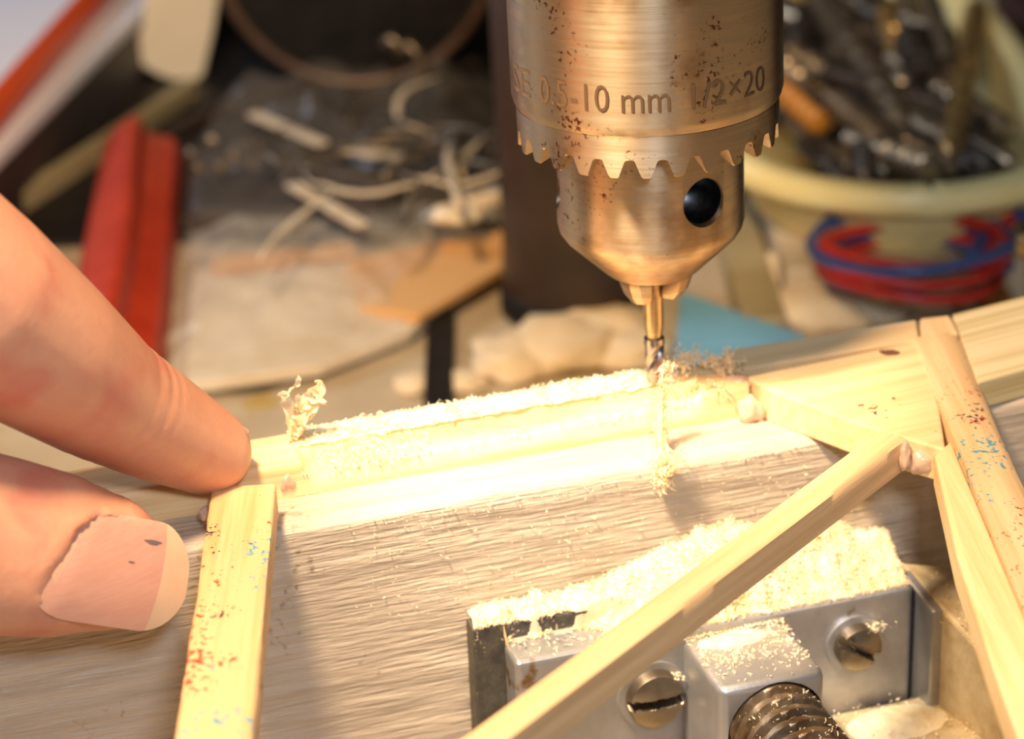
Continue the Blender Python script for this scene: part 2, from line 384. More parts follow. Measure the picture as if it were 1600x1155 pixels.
def rough_stick(name, a, b, wa, wb, m, z1, z0, n=70, rnd_r=.04, side=0):
    """a stick with knife-cut, slightly wavy edges; a, b: centre line ends"""
    a, b = V(a[0], a[1], 0), V(b[0], b[1], 0); d = (b-a).normalized(); u = V(d.y, -d.x, 0); rings = []
    r = rnd_r; prof = [(-1, 0, 0, 0), (-1, 0, 1, 0), (-1, 0, 1, -r), (-1, .3*r, 1, -.3*r), (-1, r, 1, 0), (-.33, 0, 1, 0), (.33, 0, 1, 0), (1, -r, 1, 0), (1, -.3*r, 1, -.3*r), (1, 0, 1, -r), (1, 0, 0, 0)]
    prof.pop(1)
    sd = sum(map(ord, name))
    for i in range(n+1):
        f = i/n; wd = (wa*(1-f)+wb*f)/2; p = a+(b-a)*f; ring = []
        for j, (x, dx, zz, dz) in enumerate(prof):
            e = .018*noise.noise((f*9, j*.6, sd))+.008*noise.noise((f*40, j, sd))
            ring.append(p+u*(x*wd+dx+e*(1 if x > 0 else -1))+V(0, 0, (z1 if zz else z0)+dz+(e*.5 if zz else 0)))
        rings.append(ring)
    return obj(name, G().loft(rings), m, frame, angle=50)
rough_stick('crosspiece', (-5.09, -2.55), (-4.78, -11.5), .76, .76, m_left, .47, .03)
# right-hand corner: gusset, back strip, side stick, inner strip
gus = [pz(1165, 588), pz(1440, 532), pz(1468, 640), pz(1478, 703), pz(1340, 661), pz(1200, 608)]
obj('gusset', G().prism([V(*p, .46) for p in gus], [V(*p, 0) for p in gus]), m_gus, frame, bevel=.03)
stick('back_strip', [pz(1128, 547), pz(1432, 498), pz(1437, 529), pz(1150, 577)], m_gus, .455)
obj('end_cap', G().prism([V(*p, .47) for p in (pz(1436, 497), pz(1485, 492), pz(1500, 520), pz(1440, 530))], [V(*p, 0) for p in (pz(1436, 497), pz(1485, 492), pz(1500, 520), pz(1440, 530))]), m_right, frame, bevel=.06, seg=3)
def side_stick():
    # flat top, rounded outer edge
    a0, a1 = V(3.50, 1.0, 0), V(3.34, -10.5, 0); b0, b1 = V(4.22, 1.28, 0), V(3.98, -10.5, 0); rings = []
    for i in range(101):
        f = i/100; a = a0.lerp(a1, f); b = b0.lerp(b1, f); u = (b-a).normalized(); wd = (b-a).length; ring = []
        for t, z in ((0, 0), (0, .45), (.02, .48), (.35, .49), (.7, .47), (.86, .42), (.96, .3), (1, .12), (1, 0)):
            e = .012*noise.noise((f*14, t*3, 5)); ring.append(a+u*(wd*t+e)+V(0, 0, z+(e if z > .1 else 0)))
        rings.append(ring)
    return G().loft(rings)
obj('side_stick', side_stick(), m_right, frame, angle=50)
ist = [(3.42, -2.1), (3.36, -10.5), (2.80, -10.5), (2.86, -7.2), (2.95, -4.9), (3.16, -2.45)]
obj('inner_strip', G().prism([V(x, y, .47-.02*i % .03) for i, (x, y) in enumerate(ist)], [V(x, y, .05) for x, y in ist]), m_strip, frame, bevel=.03)
# diagonal brace
def brace():
    a = V(2.75, -1.86, 0); b = V(-6.2, -13.2, 0); d = (b-a).normalized(); u = V(-d.y, d.x, 0); rings = []
    for i in range(121):
        f = i/120; p = a+(b-a)*f; ring = []
        for j, (x, z) in enumerate(((-.18, .06), (-.19, .4), (-.16, .48), (0, .49), (.14, .48), (.19, .45), (.2, .3), (.2, .06))):
            e = .014*noise.noise((f*12, j*.7, 2))+.006*noise.noise((f*60, j, 2))
            ring.append(p+u*(x+e)+V(0, 0, z+e))
        rings.append(ring)
    return G().loft(rings)
obj('diagonal_brace', brace(), m_brace, frame, angle=50)
def blob(c, r, seed, squash=(1, 1, .5)):
    bm = bmesh.new(); bmesh.ops.create_icosphere(bm, subdivisions=3, radius=1); g = G()
    g.v = [V(c)+V(v.co.x*squash[0], v.co.y*squash[1], v.co.z*squash[2])*r*(1+.35*noise.noise(v.co*1.7+V(seed, 0, 0))) for v in bm.verts]
    g.f = [tuple(v.index for v in f.verts) for f in bm.faces]; bm.free(); return g
for (x, y, z, r, sd, sq) in ((1172, 640, .16, .2, 1, (.9, .7, .9)), (1150, 598, .4, .2, 2, (1, .8, .5)), (1412, 712, .28, .15, 3, (.6, 1, 1.2)),
                             (1445, 722, .2, .2, 9, (1, .5, .8)), (448, 745, .2, .2, 4, (.7, 1.2, .9)), (322, 803, .2, .09, 6, (1, 1, 1))):
    obj('glue_blob', blob(at(x, y, z=z), r, sd, sq), m_glue, frame, smooth=True)

obj('knot', blob(at(1390, 552, z=.455), .13, 3, (1.2, .8, .12)), mat('knot_brown', (.16, .07, .04), rough=.6), frame, smooth=True)
lath_p = [at(1488, 491, z=.42), at(1700, 438, z=.42)+V(1, .5, 0), at(1640, 566, z=.42)+V(1.6, .8, 0), at(1528, 597, z=.42)]
lath = obj('pine_lath', G().prism(lath_p, [p-V(0, 0, .40) for p in lath_p]), m_lath, bevel=.02)
setp(lath, 'striped pale pine board end lying on the plank right of the wooden frame', 'board')

# ================================================================== CHUCK AND BIT
LEAN = Matrix.Rotation(math.radians(-.85), 4, 'Y')
def lean(g):
    for v in g.v:
        p = LEAN @ (v-V(0, 0, .5))+V(0, 0, .5); v[:] = p
    return g
chuck = thing('drill_chuck', (0, 0, 2), 'worn brownish steel drill chuck with toothed ring and engraved sleeve', 'drill chuck')
RS = 1.66
obj('sleeve', lean(G().lathe([(RS-.3, 4.24), (RS-.12, 4.25), (RS-.07, 4.28), (RS-.02, 4.36), (RS, 4.44), (RS, 7.9), (RS-.1, 8.1), (1.0, 8.12)], (0, 0, 0), n=160)), m_chuck, chuck, angle=25)
obj('spindle_nose', lean(G().lathe([(.95, 8.0), (.95, 9.6), (1.9, 9.8), (1.9, 18)], (0, 0, 0), n=64)), m_chuck, chuck, angle=25)
def gear():
    n = 26; per = 16; N = n*per; RO_, RI = RS-.05, 1.16
    def zb(k):
        ph = ((k/per)+.30) % 1
        a = [(0, .22), (.10, .22), (.32, 0), (.60, 0), (.82, .22), (1, .22)]
        for (p0, v0), (p1, v1) in zip(a, a[1:]):
            if p0 <= ph <= p1: return v0+(v1-v0)*(ph-p0)/(p1-p0)
    rings = []
    for (r, z, kf) in ((RI, 4.3, 0), (RO_, 4.3, 0), (RO_, 4.12, 0), (RO_, 3.80, 1), (RO_-.03, 3.785, 1), (RO_-.3, 3.88, .75), (RI, 3.92, .7)):
        rings.append([V(math.cos(2*math.pi*k/N)*r, math.sin(2*math.pi*k/N)*r, z+zb(k)*kf) for k in range(N)])
    rings.append(rings[0])
    return G().loft(rings, caps=False)
obj('toothed_ring', lean(gear()), m_chuck, chuck, angle=25)
def cbody():
    g = G().lathe([(.1, 4.2), (1.17, 4.2), (1.17, 2.72), (1.145, 2.62), (1.08, 2.52), (.62, 2.07), (.56, 2.02), (.1, 2.0)], (0, 0, 0), n=160)
    def mk(g, nm):
        me = bpy.data.meshes.new(nm); bm = bmesh.new(); vs = [bm.verts.new(v*S) for v in g.v]
        for f in g.f: bm.faces.new([vs[i] for i in f])
        bmesh.ops.recalc_face_normals(bm, faces=bm.faces); bm.to_mesh(me); bm.free()
        o = bpy.data.objects.new(nm, me); col.objects.link(o); return o
    o = mk(lean(g), 'b'); cs = []
    for k in range(3):
        a = math.radians(-90+31+120*k); d = V(math.cos(a), math.sin(a), 0)
        c = mk(lean(G().lathe([(.285, .5), (.285, 1.1), (.31, 1.16), (.36, 1.3)], V(0, 0, 3.24), d, 48)), 'c')
        cs.append(c); b = o.modifiers.new('x', 'BOOLEAN'); b.object = c; b.solver = 'EXACT'
    return bake(o, cs)
cb = putmesh('chuck_body', cbody(), m_chuck, chuck, angle=28)
for k in range(3):
    a = math.radians(-90+31+120*k); d = V(math.cos(a), math.sin(a), 0); c = V(0, 0, 3.24)
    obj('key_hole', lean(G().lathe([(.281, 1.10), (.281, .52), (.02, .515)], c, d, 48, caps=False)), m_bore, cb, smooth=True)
# three jaws
for k in range(3):
    a = math.radians(-90-38+120*k); d = V(math.cos(a), math.sin(a), 0); u = V(-d.y, d.x, 0)
    rings = []
    for z, r, wd in ((2.15, .50, .26), (1.95, .48, .25), (1.78, .42, .22), (1.66, .33, .15)):
        rings.append([V(0, 0, z)+d*.12-u*.09, V(0, 0, z)+d*.12+u*.09, V(0, 0, z)+d*(r*.8)+u*wd, V(0, 0, z)+d*r+u*wd*.55, V(0, 0, z)+d*(r+.03), V(0, 0, z)+d*r-u*wd*.55, V(0, 0, z)+d*(r*.8)-u*wd])
    obj('jaw', lean(G().loft(rings)), m_chuck, chuck, bevel=.01)
# engraved text: dark letters paint the cut's shade, lighter offset copies its highlight
def engrave(txt, th0, th1, z0, h, slope=0):
    cu_ = bpy.data.curves.new('t', 'FONT'); cu_.body = txt; cu_.offset = -.006; cu_.resolution_u = 3
    to = bpy.data.objects.new('t', cu_); col.objects.link(to); bpy.context.view_layer.update()
    me = bpy.data.meshes.new_from_object(to.evaluated_get(bpy.context.evaluated_depsgraph_get())); bpy.data.objects.remove(to)
    xs = [v.co.x for v in me.vertices]; ys = [v.co.y for v in me.vertices]; x0, x1 = min(xs), max(xs); y0, y1 = 0, .70
    bm = bmesh.new(); bm.from_mesh(me); bmesh.ops.triangulate(bm, faces=bm.faces)
    bmesh.ops.subdivide_edges(bm, edges=[e for e in bm.edges if e.calc_length() > .2], cuts=2)
    g = G(); bm.verts.ensure_lookup_table()
    g.v = [v.co.copy() for v in bm.verts]; g.f = [tuple(v.index for v in f.verts) for f in bm.faces]
    bm.free(); bpy.data.meshes.remove(me)
    def wrap(dr, dz, da):
        q = G(); q.f = list(g.f)
        for v in g.v:
            f = (v.x-x0)/(x1-x0); a = math.radians(-90+th0+(th1-th0)*f+da); r = RS+dr
            q.v.append(V(math.cos(a)*r, math.sin(a)*r, z0+slope*f+dz+(v.y-y0)/(y1-y0)*h))
        return lean(q)
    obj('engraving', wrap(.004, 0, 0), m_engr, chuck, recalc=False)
    obj('engraving_highlight', wrap(.002, -.014, .45), m_engl, chuck, recalc=False)
engrave('SE', -77, -60, 4.62, .33)
engrave('0.5-10 mm', -53, 5.5, 4.62, .33)
engrave('1/2×20', 14.5, 53, 4.62, .31)

# milling bit
bit = thing('milling_bit', (0, 0, .45), 'thin brassy milling bit with fluted tip, gripped in the chuck above the rail', 'milling bit')
obj('shank', lean(G().lathe([(.02, 2.3), (.128, 2.3), (.128, 1.28), (.095, 1.06), (.02, 1.06)], (0, 0, 0), n=32)), m_bit, bit, angle=30)
def flutes():
    rings = []
    for i in range(41):
        z = 1.07-i*.0150; tw = i*.11; r0 = .125 if i > 2 else .10+.0125*i; ring = []
        for k in range(48):
            a = 2*math.pi*k/48; r = r0*(1-.38*max(0, math.cos((a+tw)*2))**1.2); ring.append(V(math.cos(a)*r, math.sin(a)*r, z))
        rings.append(ring)
    return G().loft(rings)
obj('fluted_tip', lean(flutes()), m_bits, bit, angle=35)
obj('collar', lean(G().lathe([(.09, 1.1), (.13, 1.08), (.135, 1.0), (.10, .98)], (0, 0, 0), n=32)), m_bits, bit, angle=35)
obj('red_mark', lean(G().grid(lambda u, v: V(math.cos(-1.5+u*1.0)*.131, math.sin(-1.5+u*1.0)*.131, .56+v*.16+.03*math.sin(u*3)), 8, 3)), m_redp, bit, smooth=True)

# ================================================================== SAWDUST AND SHAVINGS
def fluff(n, fn, L=(.03, .10), W=(.015, .05), r=None):
    g = G(); r = r or random.Random(n)
    for _ in range(n): g.chip(fn(r), r.uniform(*L), r.uniform(*W), r)
    return g
def on_rail(r):
    s = r.uniform(.0, 5.2); t = r.triangular(.42, .93, .7); h = r.random()**2*.06
    return RP(s, t, .46+h+.02*noise.noise((s*3, t*3, 1)))
g = fluff(8000, on_rail, (.03, .10), (.008, .024))
def ledge(r):
    if r.random() < .45: s = r.gauss(.75, .38); t = r.uniform(-.05, .5); h = abs(r.gauss(0, .07))+.1*max(0, 1-abs(s-.75)/.7)
    elif r.random() < .14: s = r.uniform(0, 5.3); t = r.uniform(0.02, .32); h = abs(r.gauss(0, .015))
    else: s = r.gauss(5.0, .25); t = r.uniform(.05, .8); h = abs(r.gauss(0, .03))
    return RP(max(-.05, s), t, .27+h)
g2 = fluff(2000, ledge, (.025, .08), (.008, .022)); g.add(g2.v, g2.f)
def bank(u, v):       # packed bank along the milled top
    s = -.02+5.15*u; t = .44+.5*v; h = .055*(1-abs(2*v-1)**3)*min(1, u*14)*min(1, (1-u)*10)
    return RP(s, t+.03*noise.noise((s*4, 0, 3))*(1 if v < .5 else 1), .45+h+.03*noise.noise((s*6, t*7, 8))+.02*noise.noise((s*20, t*20, 8)))
gb = G().grid(bank, 220, 14); g.add(gb.v, gb.f)
rs = obj('rail_sawdust', g, m_dust, recalc=False)
setp(rs, 'bright fluffy sawdust covering the milled top of the rail left of the bit', 'sawdust', kind='stuff')
def on_plank(r):
    if r.random() < .4: s = r.uniform(-3.5, 3.4); return PL(s, r.uniform(-1.0, -.05), .015)
    s = r.uniform(-3, 4.2); k = r.random()
    return PL(s, .02, -.05-1.5*k*k)
pd = obj('plank_sawdust', fluff(1100, on_plank, (.012, .05), (.005, .014)), m_dust, recalc=False)
setp(pd, 'fine crumbs of sawdust clinging to the grey plank face', 'sawdust', kind='stuff')
# heap on the vise
def reach(s):
    """how far out from the plank the heap reaches: only the black plate on the left, over the jaw further right"""
    k = min(1, max(0, (s+.25)/.7)); return .36+k*.48+.10*noise.noise((s*3.1, 0, 5))+.06*noise.noise((s*9, 0, 5))
def heap_h(s, n):
    """top of the heap at plank-frame (s along, n out)"""
    ridge = .10+.55*math.exp(-((s-1.75)/1.15)**2)+.22*math.exp(-((s-3.2)/.5)**2)*(1 if s < 3.2 else max(0, 1-(s-3.2)/.7))
    q = max(0, 1-n/reach(s)); base = -1.62 if n < .38 else -1.86
    f = min(1, max(0, (n-.15)/.55)); bl = min(1, max(0, s/.5)); base = base*(1-bl)+(-1.60-.25*f)*bl
    return base+ridge*q**1.0+.07*min(1, q*6)-.03+(.10*noise.noise((s*2.2, n*2.2, 1))+.07*noise.noise((s*6, n*6, 2))+.035*noise.noise((s*16, n*16, 2)))*min(1, q*5)-(.12 if q <= 0 else 0)
def heap(u, v):
    s = -1.6+5.62*u; n = .06+(.30 if s < -1.22 else .83)*v
    return PL(s, n, heap_h(s, n))
g = G().grid(heap, 260, 50)
def onheap(r):
    s = r.uniform(-1.55, 4.05) if r.random() < .5 else r.gauss(1.8, 1.1); s = max(-1.55, min(4.02, s)); n = r.uniform(.04, .9)
    if r.random() < .85: n = min(n, reach(s)+.02)
    if s < -1.2: n = min(n, .36)
    return PL(s, n, max(heap_h(s, n), -1.61 if n < .38 else -1.85)+r.random()**2*.04)
g2 = fluff(9000, onheap, (.03, .09), (.008, .022)); g.add(g2.v, g2.f)
def onnut(r):
    if r.random() < .5:
        s = r.uniform(.92, 2.25); n = r.uniform(.9, 2.18)*(1-.3*r.random()); return PL(s, max(.95, n), -1.96+r.random()*.015)
    k = r.random()
    if k < .3: return PL(r.uniform(2.5, 4.6), r.uniform(1.0, 2.2), -3.43+abs(r.gauss(0, .05)))
    if k < .5: return PL(r.gauss(3.40, .12), .95+.2*r.random(), -2.28+r.random()*.05)
    if k < .65: return PL(r.uniform(.35, .85), .95+.2*r.random(), -2.42+r.random()*.06)
    if k < .8: return PL(4.2+r.random()*.6, r.uniform(.4, 2.4), -1.9-r.random()*.25)
    a = r.uniform(.4, 2.7); return PL(1.64+math.cos(a)*.57, 2.25+r.random()*1.8, -2.62+math.sin(a)*.57)
g2 = fluff(1500, onnut, (.02, .07), (.008, .022)); g.add(g2.v, g2.f)
def lump(cs, cn, cz, rs_, rn_, hh, k=24):
    def f(u, v):
        a = 2*u-1; b = 2*v-1; q = max(0, 1-(a*a+b*b)); s = cs+a*rs_; n = cn+b*rn_
        return PL(s, n, cz-.04+hh*q+.05*q*noise.noise((s*6, n*6, 3)))
    q = G().grid(f, k, k); g.add(q.v, q.f)
lump(3.6, 1.5, -3.45, .8, .45, .15)
lump(1.5, 1.15, -1.96, .55, .22, .10)
hp = obj('vise_sawdust', g, m_dust, recalc=False, smooth=False)
setp(hp, 'pale heap of sawdust banked against the plank on top of the vise', 'sawdust', kind='stuff')

def ribbon(g, pts, wd, r, wob=.02, k=6):
    """torn curling ribbon through pts"""
    P_ = []
    for i in range(len(pts)-1):
        for j in range(k): P_.append(V(pts[i]).lerp(V(pts[i+1]), j/k))
    P_.append(V(pts[-1])); sd = r.random()*50; u = V(r.gauss(0, 1), r.gauss(0, .6), r.gauss(0, .6)).normalized(); rings = []
    for i, p in enumerate(P_):
        f = i/len(P_); o = V(noise.noise((f*6, sd, 0)), noise.noise((f*6, sd, 5)), noise.noise((f*6, sd, 9)))*wob*3
        w_ = wd*(.35+.65*math.sin(math.pi*min(1, f*.95+.05)))*(1+.5*noise.noise((f*20, sd, 2)))
        u = (u+V(noise.noise((f*9, sd, 11)), noise.noise((f*9, sd, 15)), noise.noise((f*9, sd, 19)))*.8).normalized()
        rings.append([p+o-u*w_/2, p+o, p+o+u*w_/2])
    g.loft(rings, caps=False, closed=False)
def tuft(pix, Y, n, spread, wd, seed, L=.25):
    """fibrous cluster following a path of (px, py) at plane Y"""
    r = random.Random(seed); g = G(); base = [at(x, y, Y=Y) for x, y in pix]
    for _ in range(n):
        i = r.randrange(len(base)-1); f = r.random(); p = base[i].lerp(base[i+1], f)
        d = (base[i+1]-base[i]).normalized(); q = [p+V(r.gauss(0, 1), r.gauss(0, 1), r.gauss(0, 1))*spread*.5]
        for k in range(3): q.append(q[-1]+(d*.6+V(r.gauss(0, 1), r.gauss(0, 1), r.gauss(0, 1))*.8).normalized()*L/3)
        ribbon(g, q, wd*r.uniform(.4, 1.2), r, .012, 4)
    return g, base, r
# upright torn curl at the left end of the rail
Yc = -1.35
g, base, r = tuft([(455, 725), (457, 690), (460, 660), (470, 640)], Yc, 60, .07, .06, 3, .2)
for path, wd in (([(456, 715), (458, 670), (452, 640), (446, 625), (452, 612), (463, 604), (468, 590)], .15),
                 ([(458, 690), (466, 655), (478, 640), (492, 628), (499, 610), (502, 594)], .30),
                 ([(460, 660), (450, 645), (443, 632), (440, 620), (447, 612)], .16),
                 ([(470, 650), (485, 640), (493, 625), (497, 612)], .28), ([(465, 640), (477, 625), (490, 618), (501, 605)], .22), ([(455, 640), (468, 628), (480, 632), (494, 634)], .24)):
    ribbon(g, [at(x, y, Y=Yc-.05*i*.3) for i, (x, y) in enumerate(path)], wd, r, .008, 7)
o = obj('wood_shaving', g, m_shav, recalc=False, smooth=True)
setp(o, 'torn curl of wood standing upright at the left end of the rail', 'wood shaving')
# hanging fibre from the bit
g, base, r = tuft([(1042, 565), (1036, 600), (1030, 640), (1032, 670), (1034, 700), (1036, 718)], -1.05, 170, .07, .03, 5, .2)
g2, _, _ = tuft([(1022, 716), (1038, 726), (1060, 716), (1040, 735), (1036, 750)], -1.62, 130, .09, .035, 6, .2); g.add(g2.v, g2.f)
for k in range(4): ribbon(g, [at(x+r.gauss(0, 3), y, Y=-1.0-.1*i) for i, (x, y) in enumerate([(1045, 575), (1038, 610), (1030, 645), (1033, 680), (1035, 715), (1037, 745)])], .06, r, .02)
o = obj('wood_shaving', g, m_shav, recalc=False)
setp(o, 'stringy fibre hanging from the bit down over the plank edge', 'wood shaving')
g, base, r = tuft([(1045, 575), (1065, 560), (1090, 558), (1115, 568), (1135, 580), (1140, 560)], .15, 150, .10, .035, 8, .22)
g2, _, _ = tuft([(1050, 610), (1080, 600), (1110, 600), (1135, 615)], -.3, 60, .08, .03, 12, .15); g.add(g2.v, g2.f)
o = obj('wood_shaving', g, m_shav, recalc=False)
setp(o, 'tangled tuft of shavings on the rail between the bit and the gusset', 'wood shaving')

# ================================================================== HAND
def hand():
    g = G()
    def seg(pts, rad, flat=1, up=None, n=20):
        # round the two ends
        P_ = [V(p) for p in pts]; a = (P_[0]-P_[1]).normalized(); b = (P_[-1]-P_[-2]).normalized()
        q = [P_[0]+a*rad[0]*f for f in (.93, .8, .55, .28)]+P_+[P_[-1]+b*rad[-1]*f for f in (.28, .55, .8, .93)]
        rr = [rad[0]*f for f in (.36, .6, .83, .96)]+list(rad)+[rad[-1]*f for f in (.96, .83, .6, .36)]
        h = G().tube(q, rr, n, flat, up); h_ = bmesh.new(); vs = [h_.verts.new(v) for v in h.v]
        for f in h.f: h_.faces.new([vs[i] for i in f])
        bmesh.ops.recalc_face_normals(h_, faces=h_.faces); h_.verts.index_update()
        g.add([v.co.copy() for v in h_.verts], [tuple(v.index for v in f.verts) for f in h_.faces]); h_.free()
    ix = [at(318, 702, d=27.55), at(250, 668, d=27.0), at(160, 618, d=26.2), at(60, 545, d=25.2), at(-60, 455, d=24.2), at(-230, 300, d=23)]
    seg(ix, [.60, .72, .84, 1.0, 1.12, 1.05], .92)
    mcp = V(-12.3, -6.6, 6.0)
    seg([ix[-1], ix[-1].lerp(mcp, .5), mcp], [.98, 1.0, 1.15], .95)
    wrist = V(-17.5, -11.5, 2.6)
    seg([mcp, mcp.lerp(wrist, .5), wrist], [1.2, 1.5, 1.9], .9)
    for k, (dx, dy, dz) in enumerate(((-1.0, 1.7, .3), (-2.1, 3.1, -.1), (-3.2, 4.3, -.9))):
        m_ = mcp+V(dx, dy, dz); p1 = m_+V(2.9-.3*k, 1.2, -1.6); p2 = p1+V(-1.2, .4, -2.2); p3 = p2+V(-1.9, -.8, .2)
        seg([wrist.lerp(m_, .25), wrist.lerp(m_, .6), m_], [1.5, 1.2, 1.05], .95)
        seg([m_, m_.lerp(p1, .5), p1], [1.05, .95, .9]); seg([p1, p2], [.9, .82]); seg([p2, p3], [.82, .72])
    th = [TC(0.78), TC(1.25), TC(1.9), TC(2.7)]
    th2 = V(-10.6, -7.4, 1.2); th3 = V(-13.6, -9.6, 1.6)
    seg(th, [.80, .93, 1.0, 1.05], .8, up=TN)
    seg([th[-1], th[-1].lerp(th2, .5), th2], [1.05, 1.08, 1.15], .88, up=TN)
    seg([th2, th2.lerp(th3, .5), th3, wrist], [1.2, 1.45, 1.6, 1.8], .9)
    seg([mcp.lerp(wrist, .3)+V(.4, -.4, -1.2), th3], [1.2, 1.4])
    seg([wrist, V(-26, -17, 1.5), V(-40, -24, 1)], [2.1, 2.9, 4.0], .85, n=28)
    return g
# thumb frame: axis A (to the tip), nail normal TN (to the camera), across TW
tt = at(252, 893, n=NF, q=Q0+NF*.68); tb = at(-20, 850, n=NF, q=Q0+NF*1.0)
TA = (tt-tb).normalized(); TN = ((CP-tt).normalized()+V(0, 0, .12)); TN = (TN-TA*TN.dot(TA)).normalized(); TW = TN.cross(TA)   # TW points up the picture
def TC(u): return tt-TA*u-TN*.0
NU0, NU1, NV = -.02, 1.68, .62        # nail from free edge back to its root, half width
NW = -.13                             # the nail sits a little towards the lower side
def NP(u, v_, h): return tt-TA*(u*(1-.17*v_/NV))+TW*(v_+NW)+TN*h
def nail_out(u):
    """half width of the nail at distance u behind the free edge"""
    if u < .42: return NV*math.sqrt(max(0, 1-((.42-u)/.46)**2.2))
    if u > 1.05: return NV*math.sqrt(max(0, 1-((u-1.05)/(NU1-1.05))**2.4))
    return NV
def nail_h(u, v):
    return .66*math.sqrt(max(.02, 1-(v/.92)**2))+.035+.03*min(1, u/.5)-.06*min(1, max(0, (u-1.3)/.35))-.10*max(0, .3-u)**2
g = hand()
me = bpy.data.meshes.new('h'); me.from_pydata([tuple(v*S) for v in g.v], [], g.f)
ho = bpy.data.objects.new('h', me); col.objects.link(ho)
rm = ho.modifiers.new('r', 'REMESH'); rm.mode = 'VOXEL'; rm.voxel_size = .06*S; rm.use_smooth_shade = True
sm = ho.modifiers.new('s', 'SMOOTH'); sm.factor = .5; sm.iterations = 9
hm = bake(ho)
n_ = len(hm.vertices); cv = np.empty(n_*3); hm.vertices.foreach_get('co', cv); cv = cv.reshape(-1, 3)/S
def npv(v): return np.array(v[:])
rel = cv-npv(tt); U_ = -(rel@npv(TA)); W_ = rel@npv(TW); H_ = rel@npv(TN)
idxA = at(250, 668, d=27.0); idxT = at(318, 702, d=27.55)
IA = (idxT-at(60, 528, d=25.2)).normalized()
for i in np.where((U_ > -.9) & (U_ < 2.4) & (np.abs(W_) < 1.2) & (H_ > 0))[0]:
    v_ = W_[i]-NW; u = U_[i]/(1-.17*max(-1.2, min(1.2, v_/NV))); wv = nail_out(u) if NU0 <= u <= NU1 else 0
    if wv > 0 and abs(v_) < wv-.05 and u < NU1-.06:
        cv[i] += npv(TN)*(min(0, nail_h(u, v_)-.07-H_[i]))*min(1, max(0, (1.54-u)/.10))
    else:
        dd = min(abs(abs(v_)-wv) if NU0 < u < NU1 else 9, math.hypot(max(0, u-NU1+.12), max(0, abs(v_)-.35)) if u > NU1-.3 else 9)
        if u > .3 and dd < .22: cv[i] += npv(TN)*(.06*(1-dd/.22)**.7*min(1, (u-.3)/.4)*(1 if u < 1.2 else .3))
# creases of the index joint and fine skin relief
rel = cv-npv(at(185, 640, d=26.4)); c_ = rel@npv(IA); near = np.linalg.norm(rel, axis=1)
for i in np.where(near < 1.6)[0]:
    d_ = c_[i]; k = -.016*math.exp(-(d_/.06)**2)-.010*math.exp(-((d_-.20)/.05)**2)-.010*math.exp(-((d_+.26)/.06)**2)
    p = cv[i]-npv(idxA); p = p-npv(IA)*(p@npv(IA)); l = np.linalg.norm(p)
    if l > .1: cv[i] += p/l*k
# smooth the nail fold
sel = (U_ > -1) & (U_ < 2.6) & (np.abs(W_) < 1.4); ed = np.empty(len(hm.edges)*2, int); hm.edges.foreach_get('vertices', ed); ed = ed.reshape(-1, 2)
ed = ed[sel[ed[:, 0]] & sel[ed[:, 1]]]
for _ in range(9):
    acc = np.zeros_like(cv); cnt = np.zeros(n_)
    np.add.at(acc, ed[:, 0], cv[ed[:, 1]]); np.add.at(acc, ed[:, 1], cv[ed[:, 0]]); np.add.at(cnt, ed[:, 0], 1); np.add.at(cnt, ed[:, 1], 1)
    k_ = cnt > 3; cv[k_] = .5*cv[k_]+.5*acc[k_]/cnt[k_][:, None]
hm.vertices.foreach_set('co', (cv*S).ravel()); hm.update()
hb = (-8, -5, -5)
person = thing('person_hand', hb, 'bare left hand pinching the left end of the wooden frame', 'hand')
putmesh('hand_skin', hm, m_skin, person, smooth=True)
def nailpatch(u0, u1, lift=0):
    g = G(); nu, nv = 22, 22; vs = []; fs = []
    for layer in (0, 1):
        for j in range(nu+1):
            u = u0+(u1-u0)*j/nu; wv = max(.03, nail_out(u))
            for k in range(nv+1):
                v_ = wv*(2*k/nv-1); vs.append(NP(u, v_, nail_h(u, v_)+lift-.035*layer))
    q = (nu+1)*(nv+1)
    for j in range(nu):
        for k in range(nv):
            a = j*(nv+1)+k; fs.append((a, a+1, a+nv+2, a+nv+1)); fs.append((q+a, q+a+nv+1, q+a+nv+2, q+a+1))
    for k in range(nv): fs.append((k, q+k, q+k+1, k+1)); a = nu*(nv+1)+k; fs.append((a, a+1, q+a+1, q+a))
    for j in range(nu): a = j*(nv+1); fs.append((a, a+nv+1, q+a+nv+1, q+a)); a += nv; fs.append((a, q+a, q+a+nv+1, a+nv+1))
    return g.add(vs, fs)
tn = obj('thumbnail', nailpatch(.30, NU1-.01), m_nail, person, angle=50)
obj('free_edge', nailpatch(NU0+.0, .315, .002), m_nailtip, tn, angle=50, base=None)
def smudge(u0, v0, ru, rv):
    return G().grid(lambda a, b: (lambda u, v_: NP(u, v_, nail_h(u, v_)+.004))(u0+ru*math.cos(a*6.283)*b*(1+.3*math.sin(a*19)), v0+rv*math.sin(a*6.283)*b), 20, 4)
obj('ink_smudge', smudge(.50, .36, .11, .03), m_ink, tn, recalc=False)
obj('ink_smudge', smudge(.72, .10, .04, .012), m_ink, tn, recalc=False)
obj('lunula', G().grid(lambda a, b: NP(1.40+.20*b*math.cos(a*math.pi-math.pi/2)*1.0, (2*a-1)*.30*b, nail_h(1.45, (2*a-1)*.30*b)+.004), 14, 5), mat('lunula', (.61, .335, .245), rough=.35, sss=.2), tn, recalc=False)
